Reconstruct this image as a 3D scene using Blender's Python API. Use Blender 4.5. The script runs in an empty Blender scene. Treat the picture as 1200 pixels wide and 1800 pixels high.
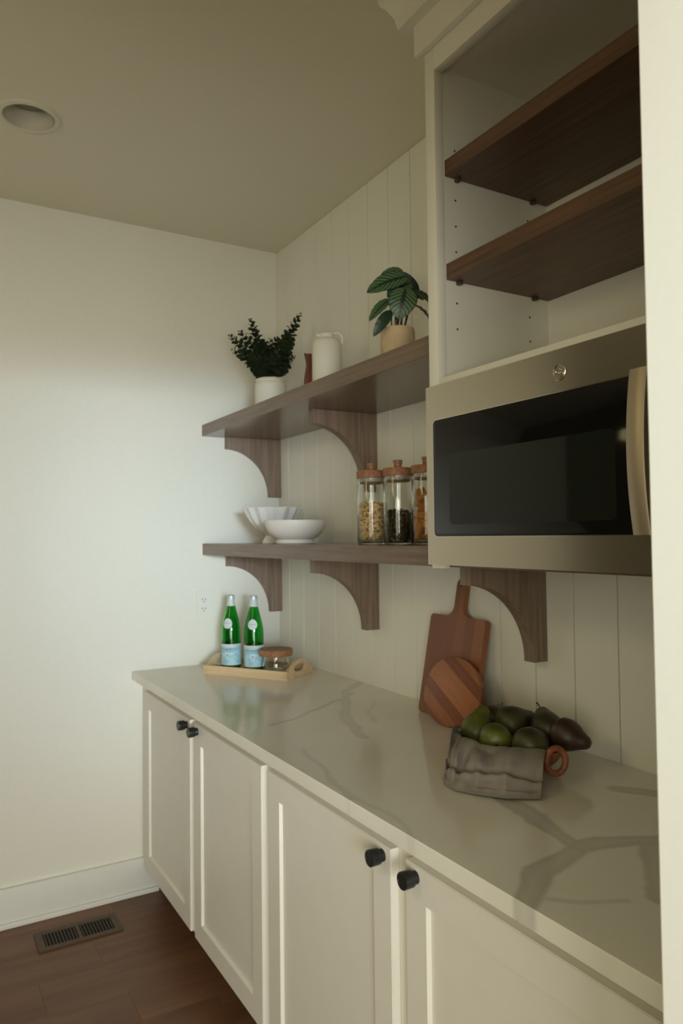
import bpy, bmesh, math, random
from mathutils import Vector, Matrix, noise
random.seed(7)
SC = bpy.context.scene
COL = SC.collection

def lin(c):
    c = c / 255.0
    return c / 12.92 if c <= 0.04045 else ((c + 0.055) / 1.055) ** 2.4
def rgb(r, g, b): return (lin(r), lin(g), lin(b), 1.0)

# ------------------------------------------------------------------ camera
cam_data = bpy.data.cameras.new('camera')
cam = bpy.data.objects.new('camera', cam_data); COL.objects.link(cam)
Rv = Vector((0.50491239, 0.86309734, -0.01124513))
Uv = Vector((0.03358101, -0.00662374, 0.99941405))
Fv = Vector((-0.86251713, 0.50499416, 0.03232809))
M = Matrix(((Rv.x, Uv.x, -Fv.x, 3.09467434), (Rv.y, Uv.y, -Fv.y, -1.47670171), (Rv.z, Uv.z, -Fv.z, 1.46830222), (0, 0, 0, 1)))
cam.matrix_world = M
cam_data.sensor_fit = 'VERTICAL'; cam_data.sensor_height = 36.0; cam_data.sensor_width = 24.0
cam_data.lens = 1292.31 * 36.0 / 1800.0
cam_data.clip_start = 0.02
cam_data.dof.use_dof = True; cam_data.dof.focus_distance = 1.35; cam_data.dof.aperture_fstop = 8.0
SC.camera = cam

# ------------------------------------------------------------------ light and exposure
SC.view_settings.view_transform = 'Standard'; SC.view_settings.look = 'None'
SC.view_settings.gamma = 1.0; SC.view_settings.use_curve_mapping = False
SC.view_settings.exposure = 0.0
world = bpy.data.worlds.new('World'); SC.world = world; world.use_nodes = True
world.node_tree.nodes['Background'].inputs[0].default_value = (1.0, 0.95, 0.75, 1)
world.node_tree.nodes['Background'].inputs[1].default_value = 0.12

YFRONT = -2.75
def area(name, loc, target, sx, sy, power, color, spread=180):
    d = bpy.data.lights.new(name, 'AREA'); d.shape = 'RECTANGLE'; d.size = sx; d.size_y = sy
    d.energy = power; d.color = color; d.spread = math.radians(spread)
    o = bpy.data.objects.new(name, d); COL.objects.link(o)
    o.location = loc
    o.rotation_euler = (Vector(target) - Vector(loc)).to_track_quat('-Z', 'Y').to_euler()
    return o
# daylight from the kitchen window, coming in through the pantry doorway
area('kitchen_window_light', (8.0, -2.55, 1.80), (0.0, -0.36, 1.46), 1.1, 0.5, 3.1, (0.80, 1.0, 1.18), 18)
# broad softer daylight of the kitchen beyond the doorway
area('kitchen_fill_light', (5.6, -2.0, 1.20), (1.0, -0.8, 1.2), 2.0, 1.7, 108, (1.0, 1.0, 0.93))
area('side_fill_light', (4.6, -3.6, 1.30), (0.8, -1.0, 1.2), 1.6, 1.7, 36, (1.0, 0.96, 0.74))  # second fill lamp, added from the side to balance the brightness
# unseen warm fill lamp, added high at the front wall of the pantry
area('front_fill_light', (1.65, YFRONT + 0.03, 2.2), (1.0, 0.0, 0.9), 1.0, 0.6, 9.0, (1.0, 0.84, 0.45))

# ------------------------------------------------------------------ materials
def mat(name, color, rough=0.5, metal=0.0, **kw):
    m = bpy.data.materials.new(name); m.use_nodes = True
    b = m.node_tree.nodes['Principled BSDF']
    b.inputs['Base Color'].default_value = color
    b.inputs['Roughness'].default_value = rough
    b.inputs['Metallic'].default_value = metal
    for k, v in kw.items():
        b.inputs[k.replace('_', ' ')].default_value = v
    return m
def nodes(m): return m.node_tree.nodes, m.node_tree.links, m.node_tree.nodes['Principled BSDF']
def add_noise(m, c1, c2, scale=(1, 1, 1), nscale=5.0, detail=4, lo=0.35, hi=0.65, bump=0.0, bdist=0.002, coord='Object', distort=0.0):
    n, l, b = nodes(m)
    tc = n.new('ShaderNodeTexCoord'); mp = n.new('ShaderNodeMapping'); mp.inputs['Scale'].default_value = scale
    nz = n.new('ShaderNodeTexNoise'); nz.inputs['Scale'].default_value = nscale; nz.inputs['Detail'].default_value = detail
    nz.inputs['Distortion'].default_value = distort
    cr = n.new('ShaderNodeValToRGB'); cr.color_ramp.elements[0].position = lo; cr.color_ramp.elements[1].position = hi
    cr.color_ramp.elements[0].color = c1; cr.color_ramp.elements[1].color = c2
    l.new(tc.outputs[coord], mp.inputs[0]); l.new(mp.outputs[0], nz.inputs['Vector'])
    l.new(nz.outputs[0], cr.inputs[0]); l.new(cr.outputs[0], b.inputs['Base Color'])
    if bump:
        bp = n.new('ShaderNodeBump'); bp.inputs['Strength'].default_value = bump; bp.inputs['Distance'].default_value = bdist
        l.new(nz.outputs[0], bp.inputs['Height']); l.new(bp.outputs[0], b.inputs['Normal'])
    return m
def painted(name, c, rough, nscale=90, bump=0.15, dist=0.001):
    m = mat(name, c, rough)
    c2 = tuple(min(1, v * 1.01) for v in c[:3]) + (1,)
    c1 = tuple(v * 0.99 for v in c[:3]) + (1,)
    return add_noise(m, c1, c2, nscale=nscale, bump=bump, bdist=dist)
M_wall = painted('wall paint', (0.80, 0.785, 0.70, 1), 0.75, bump=0.04)
M_ceil = painted('ceiling paint', (0.78, 0.745, 0.60, 1), 0.9, bump=0.06)
M_board = painted('board paint', (0.86, 0.85, 0.765, 1), 0.55, nscale=6, bump=0.0)
M_back = mat('gap backing', (0.05, 0.045, 0.035, 1), 0.9)
M_front = painted('darkened unseen wall', (0.16, 0.15, 0.11, 1), 0.8)  # unseen front wall, coloured dark so the microwave's right side reflects darkness
M_cab = painted('cabinet paint', (0.80, 0.775, 0.69, 1), 0.42, nscale=14, bump=0.03)
M_trim = painted('trim paint', (0.80, 0.80, 0.75, 1), 0.45, nscale=14, bump=0.03)
def wood(name, c1, c2, grain, rough, bump=0.08, nscale=6.0):
    m = mat(name, c1, rough)
    s = {'x': (0.6, 14, 14), 'y': (14, 0.6, 14), 'z': (14, 14, 0.6)}[grain]
    return add_noise(m, c1, c2, scale=s, nscale=nscale, detail=7, lo=0.3, hi=0.7, bump=bump, bdist=0.001, distort=0.6)
M_shelf = wood('taupe oak long grain', rgb(102, 82, 66), rgb(122, 102, 84), 'x', 0.20)
M_bracket = wood('taupe oak upright grain', rgb(112, 93, 79), rgb(142, 122, 106), 'z', 0.42)
M_inshelf = wood('brown oak', rgb(78, 54, 38), rgb(108, 78, 56), 'x', 0.4)
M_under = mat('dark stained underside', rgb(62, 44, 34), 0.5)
M_steel = mat('brushed steel', (0.64, 0.59, 0.49, 1), 0.24, 1.0, Anisotropic=0.85)
n_, l_, b_ = nodes(M_steel)
tg = n_.new('ShaderNodeCombineXYZ'); tg.inputs[2].default_value = 1.0
l_.new(tg.outputs[0], b_.inputs['Tangent'])
M_steel2 = mat('satin steel handle', (0.50, 0.42, 0.32, 1), 0.52, 1.0)
M_chrome = mat('polished edge', (0.75, 0.72, 0.66, 1), 0.12, 1.0)
M_bglass = mat('black glass', (0.006, 0.006, 0.006, 1), 0.06, Specular_IOR_Level=0.3)
M_mesh = mat('dark window mesh', (0.012, 0.015, 0.012, 1), 0.04, Specular_IOR_Level=0.4)
M_black = mat('matt black metal', (0.012, 0.012, 0.013, 1), 0.32)
M_dark = mat('dark void', (0.01, 0.01, 0.01, 1), 0.9)
M_plastic = mat('white plastic', (0.80, 0.79, 0.72, 1), 0.4)
M_ceramic = painted('white ceramic', (0.80, 0.79, 0.75, 1), 0.3, nscale=8, bump=0.02)
M_cream = painted('cream ceramic', (0.72, 0.69, 0.58, 1), 0.45, nscale=30, bump=0.04)
M_pitch = painted('matt white stoneware', (0.76, 0.74, 0.64, 1), 0.55, nscale=40, bump=0.1)
M_rust = add_noise(mat('rust red glaze', rgb(96, 42, 30), 0.45), rgb(74, 32, 24), rgb(120, 56, 40), scale=(1, 1, .2), nscale=30)
M_clay = mat('bare clay', rgb(140, 112, 84), 0.8)
M_terra = add_noise(mat('sand coloured pot', rgb(196, 166, 124), 0.7), rgb(190, 166, 130), rgb(210, 186, 150), nscale=20, bump=0.1)
M_soil = mat('soil', rgb(40, 30, 22), 0.95)
M_glass = mat('clear glass', (0.96, 0.98, 0.96, 1), 0.02, 0.0, Transmission_Weight=1.0, IOR=1.45)
M_gglass = mat('green glass', (0.08, 0.62, 0.16, 1), 0.03, 0.0, Transmission_Weight=1.0, IOR=1.45)
M_label = add_noise(mat('pale blue label', rgb(170, 212, 222), 0.5), rgb(150, 200, 216), rgb(186, 222, 228), nscale=60)
M_label2 = mat('white label', rgb(205, 214, 216), 0.5)
M_ink = mat('navy ink', rgb(30, 52, 70), 0.6)
M_star = mat('orange red star', rgb(232, 96, 66), 0.5)
M_cap = mat('silver blue cap', rgb(190, 205, 206), 0.35, 0.3)
M_stem = mat('plant stem', rgb(58, 40, 32), 0.6)
M_euc = add_noise(mat('dark eucalyptus leaf', rgb(34, 48, 34), 0.6), rgb(28, 38, 22), rgb(56, 72, 44), nscale=25)
M_darkleaf = mat('deep green leaf', rgb(26, 56, 36), 0.4)
M_pine = wood('pale tray wood', rgb(206, 176, 134), rgb(226, 200, 160), 'x', 0.5)
M_lid = wood('acacia lid', rgb(128, 82, 54), rgb(170, 122, 86), 'x', 0.45, nscale=9)
M_wick = mat('cotton wick', rgb(226, 222, 210), 0.8)
M_wax = mat('white wax', rgb(222, 220, 208), 0.5)
M_pasta1 = mat('pale pasta', rgb(240, 206, 150), 0.55)
M_pasta2 = add_noise(mat('brown green pasta', rgb(84, 66, 38), 0.6), rgb(58, 44, 26), rgb(120, 96, 54), nscale=30)
M_pasta3 = mat('amber pasta', rgb(206, 140, 70), 0.55)
M_pear = add_noise(mat('green pear skin', rgb(96, 108, 34), 0.42), rgb(64, 70, 22), rgb(104, 110, 40), nscale=14)
M_pear2 = add_noise(mat('brown green pear skin', rgb(74, 74, 34), 0.45), rgb(48, 42, 24), rgb(76, 74, 36), nscale=14)
M_pear3 = add_noise(mat('dusky red pear skin', rgb(76, 46, 34), 0.45), rgb(46, 32, 24), rgb(74, 50, 36), nscale=14)
M_bowlw = wood('reddish bowl wood', rgb(118, 66, 42), rgb(164, 100, 66), 'x', 0.45)
M_vent = mat('brown bronze register', rgb(82, 66, 50), 0.5, 0.2)
M_screw = mat('shelf pin', rgb(70, 60, 50), 0.5)

def stave_mat(name, width, angle, cols, rough=0.45):
    """glued staves: bands of slightly different board colours across the face"""
    m = mat(name, cols[0], rough); n, l, b = nodes(m)
    tc = n.new('ShaderNodeTexCoord'); mp = n.new('ShaderNodeMapping'); mp.inputs['Rotation'].default_value = (0, angle, 0)
    l.new(tc.outputs['Object'], mp.inputs[0])
    sx = n.new('ShaderNodeSeparateXYZ'); l.new(mp.outputs[0], sx.inputs[0])
    dv = n.new('ShaderNodeMath'); dv.operation = 'DIVIDE'; dv.inputs[1].default_value = width; l.new(sx.outputs[0], dv.inputs[0])
    fl = n.new('ShaderNodeMath'); fl.operation = 'FLOOR'; l.new(dv.outputs[0], fl.inputs[0])
    wn = n.new('ShaderNodeTexWhiteNoise'); wn.noise_dimensions = '1D'; l.new(fl.outputs[0], wn.inputs['W'])
    mp2 = n.new('ShaderNodeMapping'); mp2.inputs['Scale'].default_value = (60, 60, 4); l.new(mp.outputs[0], mp2.inputs[0])
    nz = n.new('ShaderNodeTexNoise'); nz.inputs['Scale'].default_value = 2.0; nz.inputs['Detail'].default_value = 5; l.new(mp2.outputs[0], nz.inputs['Vector'])
    mx = n.new('ShaderNodeMath'); mx.operation = 'MULTIPLY_ADD'; mx.inputs[1].default_value = 0.45; l.new(nz.outputs[0], mx.inputs[0])
    m2 = n.new('ShaderNodeMath'); m2.operation = 'MULTIPLY'; m2.inputs[1].default_value = 0.62; l.new(wn.outputs[0], m2.inputs[0])
    l.new(m2.outputs[0], mx.inputs[2])
    cr = n.new('ShaderNodeValToRGB'); l.new(mx.outputs[0], cr.inputs[0])
    cr.color_ramp.elements[0].position = 0.1; cr.color_ramp.elements[1].position = 0.85
    cr.color_ramp.elements[0].color = cols[0]; cr.color_ramp.elements[1].color = cols[-1]
    e = cr.color_ramp.elements.new(0.45); e.color = cols[1]
    l.new(cr.outputs[0], b.inputs['Base Color'])
    return m
M_cut = stave_mat('acacia staves', 0.042, 0.0, [rgb(120, 72, 42), rgb(136, 84, 50), rgb(152, 96, 58)])
M_round = stave_mat('acacia diagonal staves', 0.034, 1.08, [rgb(112, 62, 38), rgb(142, 84, 52), rgb(176, 112, 70)])

# calathea leaf: pale stripes running out from a dark midrib (UV: u across -1..1 stored as 0..1, v along)
def calathea_mat(name, dark, pale):
    m = mat(name, dark, 0.42); n, l, b = nodes(m)
    uv = n.new('ShaderNodeUVMap'); uv.uv_map = 'UVMap'
    sx = n.new('ShaderNodeSeparateXYZ'); l.new(uv.outputs[0], sx.inputs[0])
    def mth(op, a, c=None, d=None):
        k = n.new('ShaderNodeMath'); k.operation = op
        for i, v in enumerate((a, c, d)):
            if v is None: continue
            if isinstance(v, (int, float)): k.inputs[i].default_value = v
            else: l.new(v, k.inputs[i])
        return k.outputs[0]
    u = mth('ABSOLUTE', mth('MULTIPLY_ADD', sx.outputs[0], 2.0, -1.0))
    ph = mth('ADD', mth('MULTIPLY', sx.outputs[1], 50.0), mth('MULTIPLY', u, -16.0))
    s = mth('MULTIPLY_ADD', mth('SINE', ph), 0.5, 0.5)
    s = mth('POWER', s, 0.7)
    mid = mth('SMOOTH_MIN', mth('MULTIPLY', mth('SUBTRACT', u, 0.07), 6.0), 1.0, 0.1)
    edge = mth('MINIMUM', mth('MULTIPLY', mth('SUBTRACT', 1.0, u), 7.0), 1.0)
    f = mth('MULTIPLY', mth('MULTIPLY', s, mth('MAXIMUM', mid, 0.0)), mth('MAXIMUM', edge, 0.0))
    mx = n.new('ShaderNodeMix'); mx.data_type = 'RGBA'; l.new(f, mx.inputs[0])
    mx.inputs[6].default_value = dark; mx.inputs[7].default_value = pale
    l.new(mx.outputs[2], b.inputs['Base Color'])
    return m
M_cal = calathea_mat('striped calathea leaf', rgb(20, 44, 26), rgb(92, 124, 88))

# towel: fine woven lines
M_towel = mat('grey linen', rgb(98, 92, 82), 0.95)
n_, l_, b_ = nodes(M_towel)
tc = n_.new('ShaderNodeTexCoord'); wv = n_.new('ShaderNodeTexWave'); wv.inputs['Scale'].default_value = 1.0
uvn = n_.new('ShaderNodeUVMap'); uvn.uv_map = 'UVMap'
mpn = n_.new('ShaderNodeMapping'); mpn.inputs['Scale'].default_value = (26, 26, 1); l_.new(uvn.outputs[0], mpn.inputs[0])
wv.inputs['Distortion'].default_value = 1.5; wv.bands_direction = 'X'
l_.new(mpn.outputs[0], wv.inputs['Vector'])
cr = n_.new('ShaderNodeValToRGB'); cr.color_ramp.elements[0].color = rgb(122, 114, 106); cr.color_ramp.elements[1].color = rgb(170, 160, 150)
l_.new(wv.outputs[0], cr.inputs[0]); l_.new(cr.outputs[0], b_.inputs['Base Color'])
bp = n_.new('ShaderNodeBump'); bp.inputs['Strength'].default_value = 0.5; bp.inputs['Distance'].default_value = 0.001
l_.new(wv.outputs[0], bp.inputs['Height']); l_.new(bp.outputs[0], b_.inputs['Normal'])

# floor planks, one tone per plank through object info
M_floor = mat('walnut vinyl plank', rgb(112, 76, 50), 0.42)
n_, l_, b_ = nodes(M_floor)
oi = n_.new('ShaderNodeObjectInfo'); tc = n_.new('ShaderNodeTexCoord')
va = n_.new('ShaderNodeVectorMath'); va.operation = 'ADD'
sc_ = n_.new('ShaderNodeVectorMath'); sc_.operation = 'SCALE'; sc_.inputs[3].default_value = 13.0
cb = n_.new('ShaderNodeCombineXYZ')
for i in range(3): l_.new(oi.outputs['Random'], cb.inputs[i])
l_.new(cb.outputs[0], sc_.inputs[0]); l_.new(tc.outputs['Object'], va.inputs[0]); l_.new(sc_.outputs[0], va.inputs[1])
mp = n_.new('ShaderNodeMapping'); mp.inputs['Scale'].default_value = (14, 1.3, 1); l_.new(va.outputs[0], mp.inputs[0])
nz = n_.new('ShaderNodeTexNoise'); nz.inputs['Scale'].default_value = 1.0; nz.inputs['Detail'].default_value = 6; nz.inputs['Distortion'].default_value = 0.8
l_.new(mp.outputs[0], nz.inputs['Vector'])
cr = n_.new('ShaderNodeValToRGB'); l_.new(nz.outputs[0], cr.inputs[0])
cr.color_ramp.elements[0].position = 0.28; cr.color_ramp.elements[1].position = 0.72
cr.color_ramp.elements[0].color = rgb(94, 62, 41); cr.color_ramp.elements[1].color = rgb(122, 84, 57)
l_.new(cr.outputs[0], b_.inputs['Base Color'])

# quartz: veins are stored as a vertex attribute that follows the stone's own pattern
M_quartz = mat('white quartz with grey veins', (0.7, 0.68, 0.6, 1), 0.13)
n_, l_, b_ = nodes(M_quartz)
at = n_.new('ShaderNodeAttribute'); at.attribute_name = 'vein'
tc = n_.new('ShaderNodeTexCoord'); nz = n_.new('ShaderNodeTexNoise'); nz.inputs['Scale'].default_value = 3.0; nz.inputs['Detail'].default_value = 5
l_.new(tc.outputs['Object'], nz.inputs['Vector'])
cr = n_.new('ShaderNodeValToRGB'); l_.new(nz.outputs[0], cr.inputs[0])
cr.color_ramp.elements[0].position = 0.35; cr.color_ramp.elements[1].position = 0.65
cr.color_ramp.elements[0].color = (0.80, 0.78, 0.68, 1); cr.color_ramp.elements[1].color = (0.86, 0.84, 0.74, 1)
mx = n_.new('ShaderNodeMix'); mx.data_type = 'RGBA'; l_.new(at.outputs['Fac'], mx.inputs[0])
l_.new(cr.outputs[0], mx.inputs[6]); mx.inputs[7].default_value = (0.46, 0.44, 0.37, 1)
l_.new(mx.outputs[2], b_.inputs['Base Color'])

# ------------------------------------------------------------------ mesh helpers
def box(bm, x0, x1, y0, y1, z0, z1, bev=0.0, seg=2):
    t = bmesh.new()
    bmesh.ops.create_cube(t, size=1)
    for v in t.verts:
        v.co = Vector(((x0 + x1) / 2 + v.co.x * (x1 - x0), (y0 + y1) / 2 + v.co.y * (y1 - y0), (z0 + z1) / 2 + v.co.z * (z1 - z0)))
    if bev: bmesh.ops.bevel(t, geom=t.edges[:], offset=bev, segments=seg, affect='EDGES', profile=0.5)
    me = bpy.data.meshes.new('t'); t.to_mesh(me); t.free(); bm.from_mesh(me); bpy.data.meshes.remove(me)
def obj(name, bm, m, parent=None, smooth=None, kind=None, matrix=None):
    me = bpy.data.meshes.new(name)
    if matrix is not None: bm.transform(matrix)
    bmesh.ops.recalc_face_normals(bm, faces=bm.faces[:])
    bm.to_mesh(me); bm.free()
    ms = m if isinstance(m, (list, tuple)) else [m]
    for q in ms: me.materials.append(q)
    if smooth is not None:
        me.polygons.foreach_set('use_smooth', [True] * len(me.polygons))
        try: me.set_sharp_from_angle(angle=math.radians(smooth))
        except Exception: pass
    o = bpy.data.objects.new(name, me); COL.objects.link(o)
    if parent: o.parent = parent
    if kind: o['kind'] = kind
    return o
def boxobj(name, x0, x1, y0, y1, z0, z1, m, parent=None, bev=0.0, kind=None, origin=None):
    bm = bmesh.new(); box(bm, x0, x1, y0, y1, z0, z1, bev)
    return obj(name, bm, m, parent, kind=kind)
def thing(name, label, cat, loc=(0, 0, 0), rot=(0, 0, 0), group=None):
    o = bpy.data.objects.new(name, None); COL.objects.link(o)
    o.location = loc; o.rotation_euler = rot; o.empty_display_size = 0.05
    o['label'] = label; o['category'] = cat
    if group: o['group'] = group
    return o
def tag(o, label, cat, group=None):
    o['label'] = label; o['category'] = cat
    if group: o['group'] = group
    return o
def lathe(prof, segs=48, fn=None, close=False):
    """prof: list of (r,z); revolve about z. fn(ang, r, z)->(r,z) modulates"""
    bm = bmesh.new(); rings = []
    for r, z in prof:
        if r < 1e-6: rings.append([bm.verts.new((0, 0, z))]); continue
        ring = []
        for i in range(segs):
            a = 2 * math.pi * i / segs
            rr, zz = fn(a, r, z) if fn else (r, z)
            ring.append(bm.verts.new((rr * math.cos(a), rr * math.sin(a), zz)))
        rings.append(ring)
    pairs = list(zip(rings[:-1], rings[1:]))
    if close: pairs.append((rings[-1], rings[0]))
    for A, B in pairs:
        if len(A) == 1 and len(B) == 1: continue
        for i in range(segs):
            j = (i + 1) % segs
            if len(A) == 1: bm.faces.new((A[0], B[i], B[j]))
            elif len(B) == 1: bm.faces.new((A[i], B[0], A[j]))
            else: bm.faces.new((A[i], B[i], B[j], A[j]))
    return bm
def tube(bm, pts, rad, segs=8, closed=False, cap=True, flat=1.0):
    pts = [Vector(p) for p in pts]; n = len(pts); rings = []; up = None
    for i, p in enumerate(pts):
        if closed: d = (pts[(i + 1) % n] - pts[i - 1]).normalized()
        else: d = (pts[min(i + 1, n - 1)] - pts[max(i - 1, 0)]).normalized()
        if up is None: up = Vector((0, 0, 1)) if abs(d.z) < 0.9 else Vector((1, 0, 0))
        s = d.cross(up).normalized(); up = s.cross(d).normalized()
        r = rad[i] if isinstance(rad, (list, tuple)) else rad
        rings.append([bm.verts.new(p + s * (math.cos(2 * math.pi * k / segs) * r) + up * (math.sin(2 * math.pi * k / segs) * r * flat)) for k in range(segs)])
    for i in range(n if closed else n - 1):
        A, B = rings[i], rings[(i + 1) % n]
        for k in range(segs): bm.faces.new((A[k], A[(k + 1) % segs], B[(k + 1) % segs], B[k]))
    if cap and not closed:
        bm.faces.new(rings[0][::-1]); bm.faces.new(rings[-1])
def prism(outline, t0, t1, axis='y', holes=None, bev=0.0):
    """extrude a 2D outline (a,b); axis y: (a,t,b); axis x: (t,a,b); axis z: (a,b,t)"""
    def P(a, b, t): return {'y': (a, t, b), 'x': (t, a, b), 'z': (a, b, t)}[axis]
    bm = bmesh.new()
    loops = [outline] + (holes or [])
    edges = []
    for lp in loops:
        vs = [bm.verts.new(P(a, b, t0)) for a, b in lp]
        for i in range(len(vs)): edges.append(bm.edges.new((vs[i], vs[(i + 1) % len(vs)])))
    if holes:
        bmesh.ops.triangle_fill(bm, use_beauty=True, use_dissolve=False, edges=edges)
    else:
        bm.faces.new(bm.verts[:])
    r = bmesh.ops.extrude_face_region(bm, geom=bm.faces[:])
    off = Vector(P(0, 0, t1)) - Vector(P(0, 0, t0))
    bmesh.ops.translate(bm, verts=[v for v in r['geom'] if isinstance(v, bmesh.types.BMVert)], vec=off)
    bmesh.ops.recalc_face_normals(bm, faces=bm.faces[:])
    if bev:
        es = [e for e in bm.edges if len(e.link_faces) == 2 and e.calc_face_angle(0) > 1.2 and abs((e.verts[0].co - e.verts[1].co).normalized().dot(off.normalized())) < 0.5]
        bmesh.ops.bevel(bm, geom=es, offset=bev, segments=2, affect='EDGES', profile=0.5)
    return bm
def rrect(x0, x1, z0, z1, r, n=6):
    out = []
    for cx, cz, a0 in ((x1 - r, z1 - r, 0), (x0 + r, z1 - r, 90), (x0 + r, z0 + r, 180), (x1 - r, z0 + r, 270)):
        for i in range(n + 1):
            a = math.radians(a0 + 90 * i / n); out.append((cx + r * math.cos(a), cz + r * math.sin(a)))
    return out
def text_bm(s, size, depth=0.0, spacing=1.0):
    cu = bpy.data.curves.new('txt', 'FONT'); cu.body = s; cu.size = size; cu.align_x = 'CENTER'; cu.align_y = 'CENTER'
    cu.extrude = depth; cu.space_character = spacing; cu.resolution_u = 3
    o = bpy.data.objects.new('txt', cu); COL.objects.link(o)
    bpy.context.view_layer.update()
    me = bpy.data.meshes.new_from_object(o.evaluated_get(bpy.context.evaluated_depsgraph_get()))
    bm = bmesh.new(); bm.from_mesh(me)
    bpy.data.objects.remove(o); bpy.data.curves.remove(cu); bpy.data.meshes.remove(me)
    return bm

# ------------------------------------------------------------------ the room
H = 2.80; XR = 2.62; YF = YFRONT; YJ = -0.845
S = 'structure'
boxobj('wall_left', -0.13, -0.008, YF - 0.1, 0.12, 0, H, M_wall, kind=S)
wb = boxobj('wall_back', -0.008, XR + 0.14, 0.016, 0.12, 0, H, M_back, kind=S)
g0, gs = 0.2399, 0.1374
xs = [-0.007] + [g0 + gs * k for k in range(-1, 18) if g0 + gs * k < XR - 0.02] + [XR]
for a, b in zip(xs[:-1], xs[1:]):
    boxobj('board', a + 0.0018, b - 0.0018, 0.0, 0.0155, 0.0, H - 0.001, M_board, wb, bev=0.0008)
obj('ceiling', prism([(-.13, YF - .1), (9, YF - .1), (9, .9), (-.13, .9)], H, H + .1, 'z', holes=[[(.640 + .074 * math.cos(2 * math.pi * i / 40), -1.165 + .074 * math.sin(2 * math.pi * i / 40)) for i in range(40)]]), M_ceil, kind=S)
# right wall with the doorway the camera looks through
boxobj('wall_right', XR, XR + 0.14, YJ, 0.016, 0, H, M_wall, kind=S, bev=0.002)
boxobj('wall_right', XR, XR + 0.14, YF, -2.35, 0, H, M_wall, kind=S)
boxobj('wall_right', XR, XR + 0.14, -2.35, YJ, 2.06, H, M_wall, kind=S)
boxobj('wall_front', -0.13, XR + 0.14, YF - 0.12, YF, 0, H, M_front, kind=S)
# baseboards
def baseboard(name, pts):
    bm = bmesh.new()
    for (x0, x1, y0, y1, z0, z1) in pts: box(bm, x0, x1, y0, y1, z0, z1, 0.0025)
    return obj(name, bm, M_trim, kind=S, smooth=30)
baseboard('baseboard_left', [(-0.008, 0.010, YF, -0.575, 0.0, 0.146), (0.010, 0.020, YF, -0.575, 0.0, 0.020)])
baseboard('baseboard_front', [(0.02, XR, YF, YF + 0.016, 0.0, 0.146)])

# floor planks run parallel to the far wall
fl = boxobj('floor', -0.13, 9.0, YF - 0.1, 0.9, -0.12, -0.008, M_dark, kind=S)
pw = 0.184; xk = -0.13 + 0.02; k = 0
plank_mesh = {}
VENT = (0.118, 0.250, -1.055, -0.795)
rnd = random.Random(3)
while xk < XR + 1.5:
    y = -3.0 - rnd.random() * 0.9
    joints = []
    while y < 0.0:
        y1 = y + 1.22
        a, b = max(y, YF), min(y1, -0.02)
        if k == 4: a, b = {0: (YF, -0.86), 1: (-0.86, -0.02)}.get(len(joints), (0, 0))
        if b - a > 0.05:
            joints.append(1)
            o = boxobj('plank', 0, pw - 0.0005, 0, b - a - 0.0005, -0.008, 0, M_floor, fl, bev=0.0003)
            o.location = (xk, a, 0)
        y = y1
    xk += pw; k += 1

# ------------------------------------------------------------------ countertop
def vein_field():
    V = [([(1.86, -.375), (1.899, -.393), (1.989, -.415), (2.074, -.44), (2.153, -.458), (2.164, -.449)], .017, .75),
         ([(2.164, -.449), (2.174, -.401), (2.193, -.348), (2.23, -.30), (2.33, -.27), (2.5, -.2)], .024, .8),
         ([(2.164, -.452), (2.186, -.522), (2.204, -.586), (2.232, -.633), (2.27, -.70)], .022, .75),
         ([(2.222, -.324), (2.278, -.407), (2.307, -.438), (2.36, -.5)], .020, .7),
         ([(2.15, -.05), (2.09, -.09), (2.034, -.124), (1.999, -.148)], .018, .8),
         ([(2.258, -.653), (2.284, -.627), (2.31, -.601), (2.34, -.55)], .002, .5),
         ([(0.70, -.0), (0.82, -.14), (0.972, -.227), (1.12, -.32), (1.18, -.335), (1.29, -.375), (1.36, -.395)], .015, .5),
         ([(0.86, -.13), (0.913, -.208), (0.994, -.34), (1.067, -.459), (1.105, -.562)], .004, .75),
         ([(1.02, -.15), (1.10, -.22), (1.245, -.285)], .004, .3),
         ([(1.38, -.60), (1.511, -.621), (1.657, -.657), (1.752, -.675)], .003, .45),
         ([(1.6, -.64), (1.738, -.662), (1.856, -.654), (1.976, -.676)], .003, .35)]
    return V
def seg_d(p, a, b):
    ab = b - a; t = max(0, min(1, (p - a).dot(ab) / max(ab.dot(ab), 1e-9)))
    return (p - a - ab * t).length
veins = [([Vector(q) for q in pl], w, s, (min(q[0] for q in pl) - .08, max(q[0] for q in pl) + .08, min(q[1] for q in pl) - .08, max(q[1] for q in pl) + .08)) for pl, w, s in vein_field()]
def vein(x, y):
    v = 0.0
    n1 = noise.noise(Vector((x * 9, y * 9, 1.3))); n2 = noise.noise(Vector((x * 9, y * 9, 7.7)))
    n3 = noise.noise(Vector((x * 45, y * 45, 3.1)))
    p = Vector((x + n1 * .016 + n3 * .003, y + n2 * .016 + n3 * .003))
    for pl, w, s, bb in veins:
        if not (bb[0] < x < bb[1] and bb[2] < y < bb[3]): continue
        d = min(seg_d(p, a, b) for a, b in zip(pl[:-1], pl[1:]))
        ww = w * (1 + .5 * n1)
        t = max(0, min(1, (ww + .006 - d) / .008))
        v = max(v, s * t * (.75 + .25 * (d / max(ww, 1e-4))))
    return v
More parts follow.
